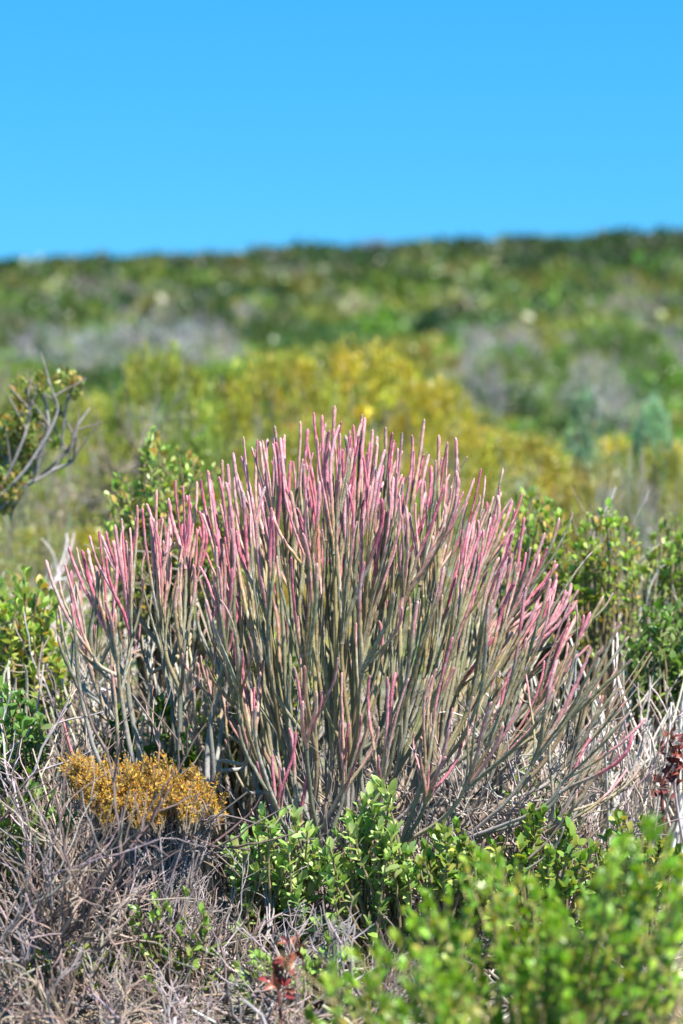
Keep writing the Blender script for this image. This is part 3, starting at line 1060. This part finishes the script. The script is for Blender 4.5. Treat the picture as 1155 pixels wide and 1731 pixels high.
for _ in range(40):
    px = U(820, 1095)
    t.append(P(px, np.interp(px, [820, 950, 1095], [980, 1040, 1150]) + U(0, 190), 4.0 + U(-.28, .2)))
    d_.append(np.array([U(.25, 1.0), U(-.2, .2), 1]))
    p_.append(U(0, .2) if U() < .75 else U(.5, 1))
# pink shoots low on the side that faces the viewer
for (px, py) in [(498, 1130), (515, 1130), (571, 1115), (578, 1140), (625, 1145), (610, 1210), (640, 1232), (655, 1148), (668, 1142), (730, 1145), (535, 1172), (545, 1170),
                 (512, 1190), (490, 1235), (500, 1240), (620, 1230), (700, 1240), (575, 1220), (765, 1200), (725, 1270), (712, 1250), (520, 1285), (460, 1280), (470, 1285),
                 (435, 1290), (590, 1225), (640, 1280), (800, 1180), (830, 1190), (780, 1255), (850, 1230), (480, 1300), (690, 1150), (745, 1280), (765, 1080), (880, 1190)]:
    q = P(px, py, 3.78 + U(-.06, .08))
    t.append(q)
    d_.append(np.array([.25 * (px - 560) / 200, -.25, 1]) + .12 * R.standard_normal(3) * np.array([1, 1, .1]))
    p_.append(U(.55, 1))
pencil_bush('pencil_stem_bush', 'large domed bush of pink tipped pencil thin succulent stems', ground_pt(545, 4.0), t, d_, p_,
            [135, 48, 16, 5], [.73, .42, .21, .09], [.81, .53, .27, .10], [.0029, .0037, .0056, .011], grey=.85)

SIL2 = [(75, 955), (100, 940), (118, 928), (150, 905), (205, 884), (240, 858), (268, 838), (300, 818), (330, 840), (370, 920), (430, 1010), (460, 1090)]
t, d_, p_ = bush_tips(SIL2, 108, 4.06, .2, 95, 430, .52, front=.7, xw=([80, 330, 440], [.9, 1, .5]), bpx=300, side=1.0, drop=.06)
for (px, py, pk) in [(79, 951, .9), (101, 985, .2), (117, 927, 1), (152, 908, 1), (168, 900, 1), (180, 902, 1), (206, 880, 1), (232, 858, .4), (241, 862, .9), (265, 832, .8), (297, 815, 1),
                     (310, 825, .8), (320, 840, .9), (140, 935, .9), (130, 928, .3), (195, 892, .9), (220, 895, .9), (255, 880, 1), (275, 880, 1), (333, 818, 1)]:
    q = P(px, py, 4.0 + U(-.08, .08))
    t.append(q)
    d_.append(np.array([.6 * (px - 290) / 700, 0, 1]) + .05 * R.standard_normal(3))
    p_.append(pk)
for (px, py) in [(400, 1080), (410, 1110), (420, 1100), (440, 1140), (395, 1150), (430, 1165), (385, 1190), (410, 1210), (370, 1060), (350, 1110), (445, 1120)]:
    t.append(P(px, py, 3.85 + U(-.05, .05)))
    d_.append(np.array([.15, -.2, 1]) + .12 * R.standard_normal(3))
    p_.append(U(.5, 1))
pencil_bush('pencil_stem_bush', 'smaller clump of pink pencil stems on bare grey trunks above the ochre shrub', ground_pt(310, 4.0), t, d_, p_,
            [32, 13, 6, 2], [.78, .60, .40, .2], [.89, .68, .42, .15], [.0031, .004, .0064, .010], grey=.62)


# ------------------------------------------------------------------ ochre heath-like shrub
def ochre_shrub():
    base = ground_pt(240, 3.7)
    o = thing('ochre_needle_shrub', base, 'low cushion shrub with dense ochre gold needle tips over grey twigs', 'shrub')
    var = []
    for k in range(6):
        mb = MB()
        for q in range(9):
            d0 = unit(np.array([U(-.35, .35), U(-.35, .35), 1]))
            o0 = np.array([U(-.011, .011), U(-.011, .011), U(-.006, .006)])
            tip = d0 * U(.014, .034)
            mb.add(*tube(np.array([o0 * .8 - [0, 0, .008], o0 + d0 * .004, o0 + tip]), [.0009, .0009, .0007], 4, (.30, .24, .18)))
            nn = 26
            pp = o0 + d0 * np.linspace(.3, 1, nn)[:, None] * np.linalg.norm(tip)
            a = unit(d0 + .75 * R.standard_normal((nn, 3)))
            scatter_leaves(mb, OLEAF, pp, a, unit(R.standard_normal((nn, 3)) + [0, 0, .6]), U(.0035, .0065, nn), U(.0011, .0018, nn),
                           mixpal([(.66, .34, .035), (.56, .27, .03), (.72, .45, .07), (.48, .25, .035), (.40, .33, .06), (.34, .2, .06)], nn))
        var.append(mb.mesh('needle_sprig', M_ORANGE))
    n = 0
    for i in range(215):
        f = U(0, 1)
        px = 130 + 228 * f
        top = np.interp(px, [120, 140, 160, 200, 250, 300, 340, 365], [1310, 1296, 1325, 1318, 1316, 1322, 1345, 1385])
        py = top + 8 + U(-14, 20) + 66 * U(0, 1) ** 1.3 * math.sin(math.pi * (.12 + .76 * f)) ** .7
        p = P(px, py, 3.72 - (py - top) / 95 * .10 + U(-.03, .05)) - base
        s = new_obj('needle_sprig', var[R.integers(0, 6)], o)
        s.location = p
        s.rotation_euler = (U(-.35, .25) - .15, (f - .5) * .9 + U(-.3, .3), U(0, 6.28))
        sc = U(.85, 1.4)
        s.scale = (sc, sc, sc)
        if i % 2 == 0:
            mb = MB()
            b0 = np.array([U(-.05, .05), U(-.03, .03), .05])
            pts = herm(b0, p, np.array([p[0] * .8, p[1] * .5, .1]), np.array([p[0] * .3, 0, .12]), 9)
            mb.add(*tube(pts, np.linspace(.0032, .0012, 9), 5, jitcol(MAUVE, 1, .15, .05)[0]))
            for _ in range(6):
                k = R.integers(3, 8)
                twiggy(mb, pts[k], unit(pts[k] - pts[k - 1]) + .45 * R.standard_normal(3), U(.02, .05), .0011, 1, MAUVE)
            new_obj('branch', mb.mesh('branch', M_TWIG), o)


ochre_shrub()


# ------------------------------------------------------------------ red-leaved sprigs
def red_sprig(label, pts_px, d, L, wr, pal, k, name='red_leaved_sprig', spread=.014, base_px=None):
    base = ground_pt(base_px or pts_px[0][0], d)
    o = thing(name, base, label, 'sprig')
    c = np.array([P(a, b, d) for a, b in pts_px])
    mb = MB()
    path = np.concatenate([[base], c])
    mb.add(*tube(path - base, np.linspace(.003, .0015, len(path)), 6, (.16, .06, .05)))
    new_obj('stalk', mb.mesh('stalk', M_TWIG), o)
    var = []
    for q in range(5):
        m = MB()
        tv, tf = leaf_template(5, .35, .5)
        vv = tv.copy()
        vv[:, 0] *= wr
        m.add(vv, tf, mixpal(pal, 1, .15, .08)[0])
        var.append(m.mesh('leaf', M_RED))
    for ci in c:
        for _ in range(k):
            off = unit(R.standard_normal(3))
            ax = unit(off + np.array([0, -.2, .6]))
            nr = unit(R.standard_normal(3) + np.array([0, -.6, .6]))
            X = unit(np.cross(ax, nr))
            Z = np.cross(X, ax)
            s = L * U(.7, 1.15)
            M = np.eye(4)
            M[:3, 0], M[:3, 1], M[:3, 2], M[:3, 3] = X * s, ax * s, Z * s, ci - base + off * spread * U(0, .8)
            l = new_obj('leaf', var[R.integers(0, 5)], o)
            l.matrix_basis = Matrix(M.tolist())


red_sprig('crumpled dark red leaf cluster low among grey dead twigs', [(470, 1660), (480, 1638), (465, 1645), (490, 1625), (494, 1600), (478, 1672)], 3.36, .02, .45,
          [(.24, .035, .035), (.16, .025, .03), (.32, .08, .07), (.26, .09, .05)], 7, base_px=478)
red_sprig('dark red brown sprig with round leaves beside the bleached stalks', [(1118, 1330), (1125, 1310), (1138, 1290), (1142, 1270), (1130, 1250), (1150, 1300), (1145, 1330), (1150, 1260)],
          4.0, .018, .75, [(.17, .04, .03), (.12, .03, .025), (.26, .08, .06)], 7, spread=.02, base_px=1150)


# ------------------------------------------------------------------ stuff: litter, low plants, grass
def litter():
    mb = MB()
    n = 5200
    for i in range(n):
        y = 2.2 + 7 * U() ** 1.5
        x = U(-1, 1) * (.1444 * y * 1.25 + .25)
        z = float(H(x, y))
        a = U(0, 6.28)
        el = abs(R.normal(0, .45))
        L = U(.03, .16)
        dr = np.array([math.cos(a) * math.cos(el), math.sin(a) * math.cos(el), math.sin(el)])
        pts = wander((x, y, z + U(.003, .03)), dr, L, 4, .25)
        mb.add(*tube(pts, U(.001, .003), 4, mixpal([MAUVE, PALE, STRAW, GREYD, (.2, .15, .12)], 1)[0]))
    tag(new_obj('twig_litter', mb.mesh('twig_litter', M_TWIG)), 'dry grey twigs littering the sandy soil between the shrubs', 'litter', kind='stuff')


litter()


def low_cover():
    mb = MB()
    n = 26000
    y = 4.4 + 8.5 * U(0, 1, n) ** .9
    x = U(-1, 1, n) * (.1444 * y * 1.25 + .25)
    cl = np.sin(x * 5.1 + 2 * np.sin(y * 2.3)) * np.sin(y * 4.3 + 1.5 * x)
    keep = cl + .5 * R.standard_normal(n) > -.1
    x, y, cl = x[keep], y[keep], cl[keep]
    n = len(x)
    hgt = (.05 + .13 * np.clip(cl + .3, 0, 1)) * np.interp(y, [4.4, 6, 10], [.9, 1.2, 1.3])
    pos = np.stack([x, y, H(x, y) + U(0, 1, n) * hgt], -1)
    ax = unit(R.standard_normal((n, 3)) + [0, 0, .8])
    nr = unit(R.standard_normal((n, 3)) * .6 + [0, -.2, 1])
    c = mixpal([(.28, .35, .06), (.36, .38, .07), (.19, .27, .045), (.42, .38, .09), (.42, .40, .2)], n)
    LL = U(.014, .034, n)
    scatter_leaves(mb, QLEAF, pos, ax, nr, LL, LL * .5, c)
    o = new_obj('low_ground_cover', mb.mesh('low_ground_cover', M_FOL))
    tag(o, 'low yellow green ground cover between the shrubs', 'ground cover', kind='stuff')
    o.color = (1, 1, 1, 1)


low_cover()


def dry_grass():
    mb = MB()
    n = 9000
    y = 4.5 + 5.5 * U(0, 1, n)
    x = U(-1, 1, n) * (.1444 * y * 1.25 + .25)
    keep = (np.sin(x * 3.7 + y) * np.sin(y * 2.9 - x * 1.2) + .4 * R.standard_normal(n)) > .05
    x, y = x[keep], y[keep]
    n = len(x)
    pos = np.stack([x, y, H(x, y)], -1)
    ax = unit(R.standard_normal((n, 3)) * .35 + [0, 0, 1])
    nr = unit(R.standard_normal((n, 3)) + [0, -.6, .3])
    LL = U(.08, .26, n)
    scatter_leaves(mb, QLEAF, pos, ax, nr, LL, U(.003, .006, n), mixpal([(.34, .30, .14), (.27, .28, .09), (.40, .35, .22)], n))
    o = new_obj('dry_grass', mb.mesh('dry_grass', M_FOL))
    tag(o, 'thin straw coloured grass between the shrubs behind the pink bush', 'grass', kind='stuff')
    o.color = (1, 1, 1, 1)


dry_grass()
print('objects', len(bpy.data.objects), 'tris', sum(len(m.polygons) * 2 for m in bpy.data.meshes))
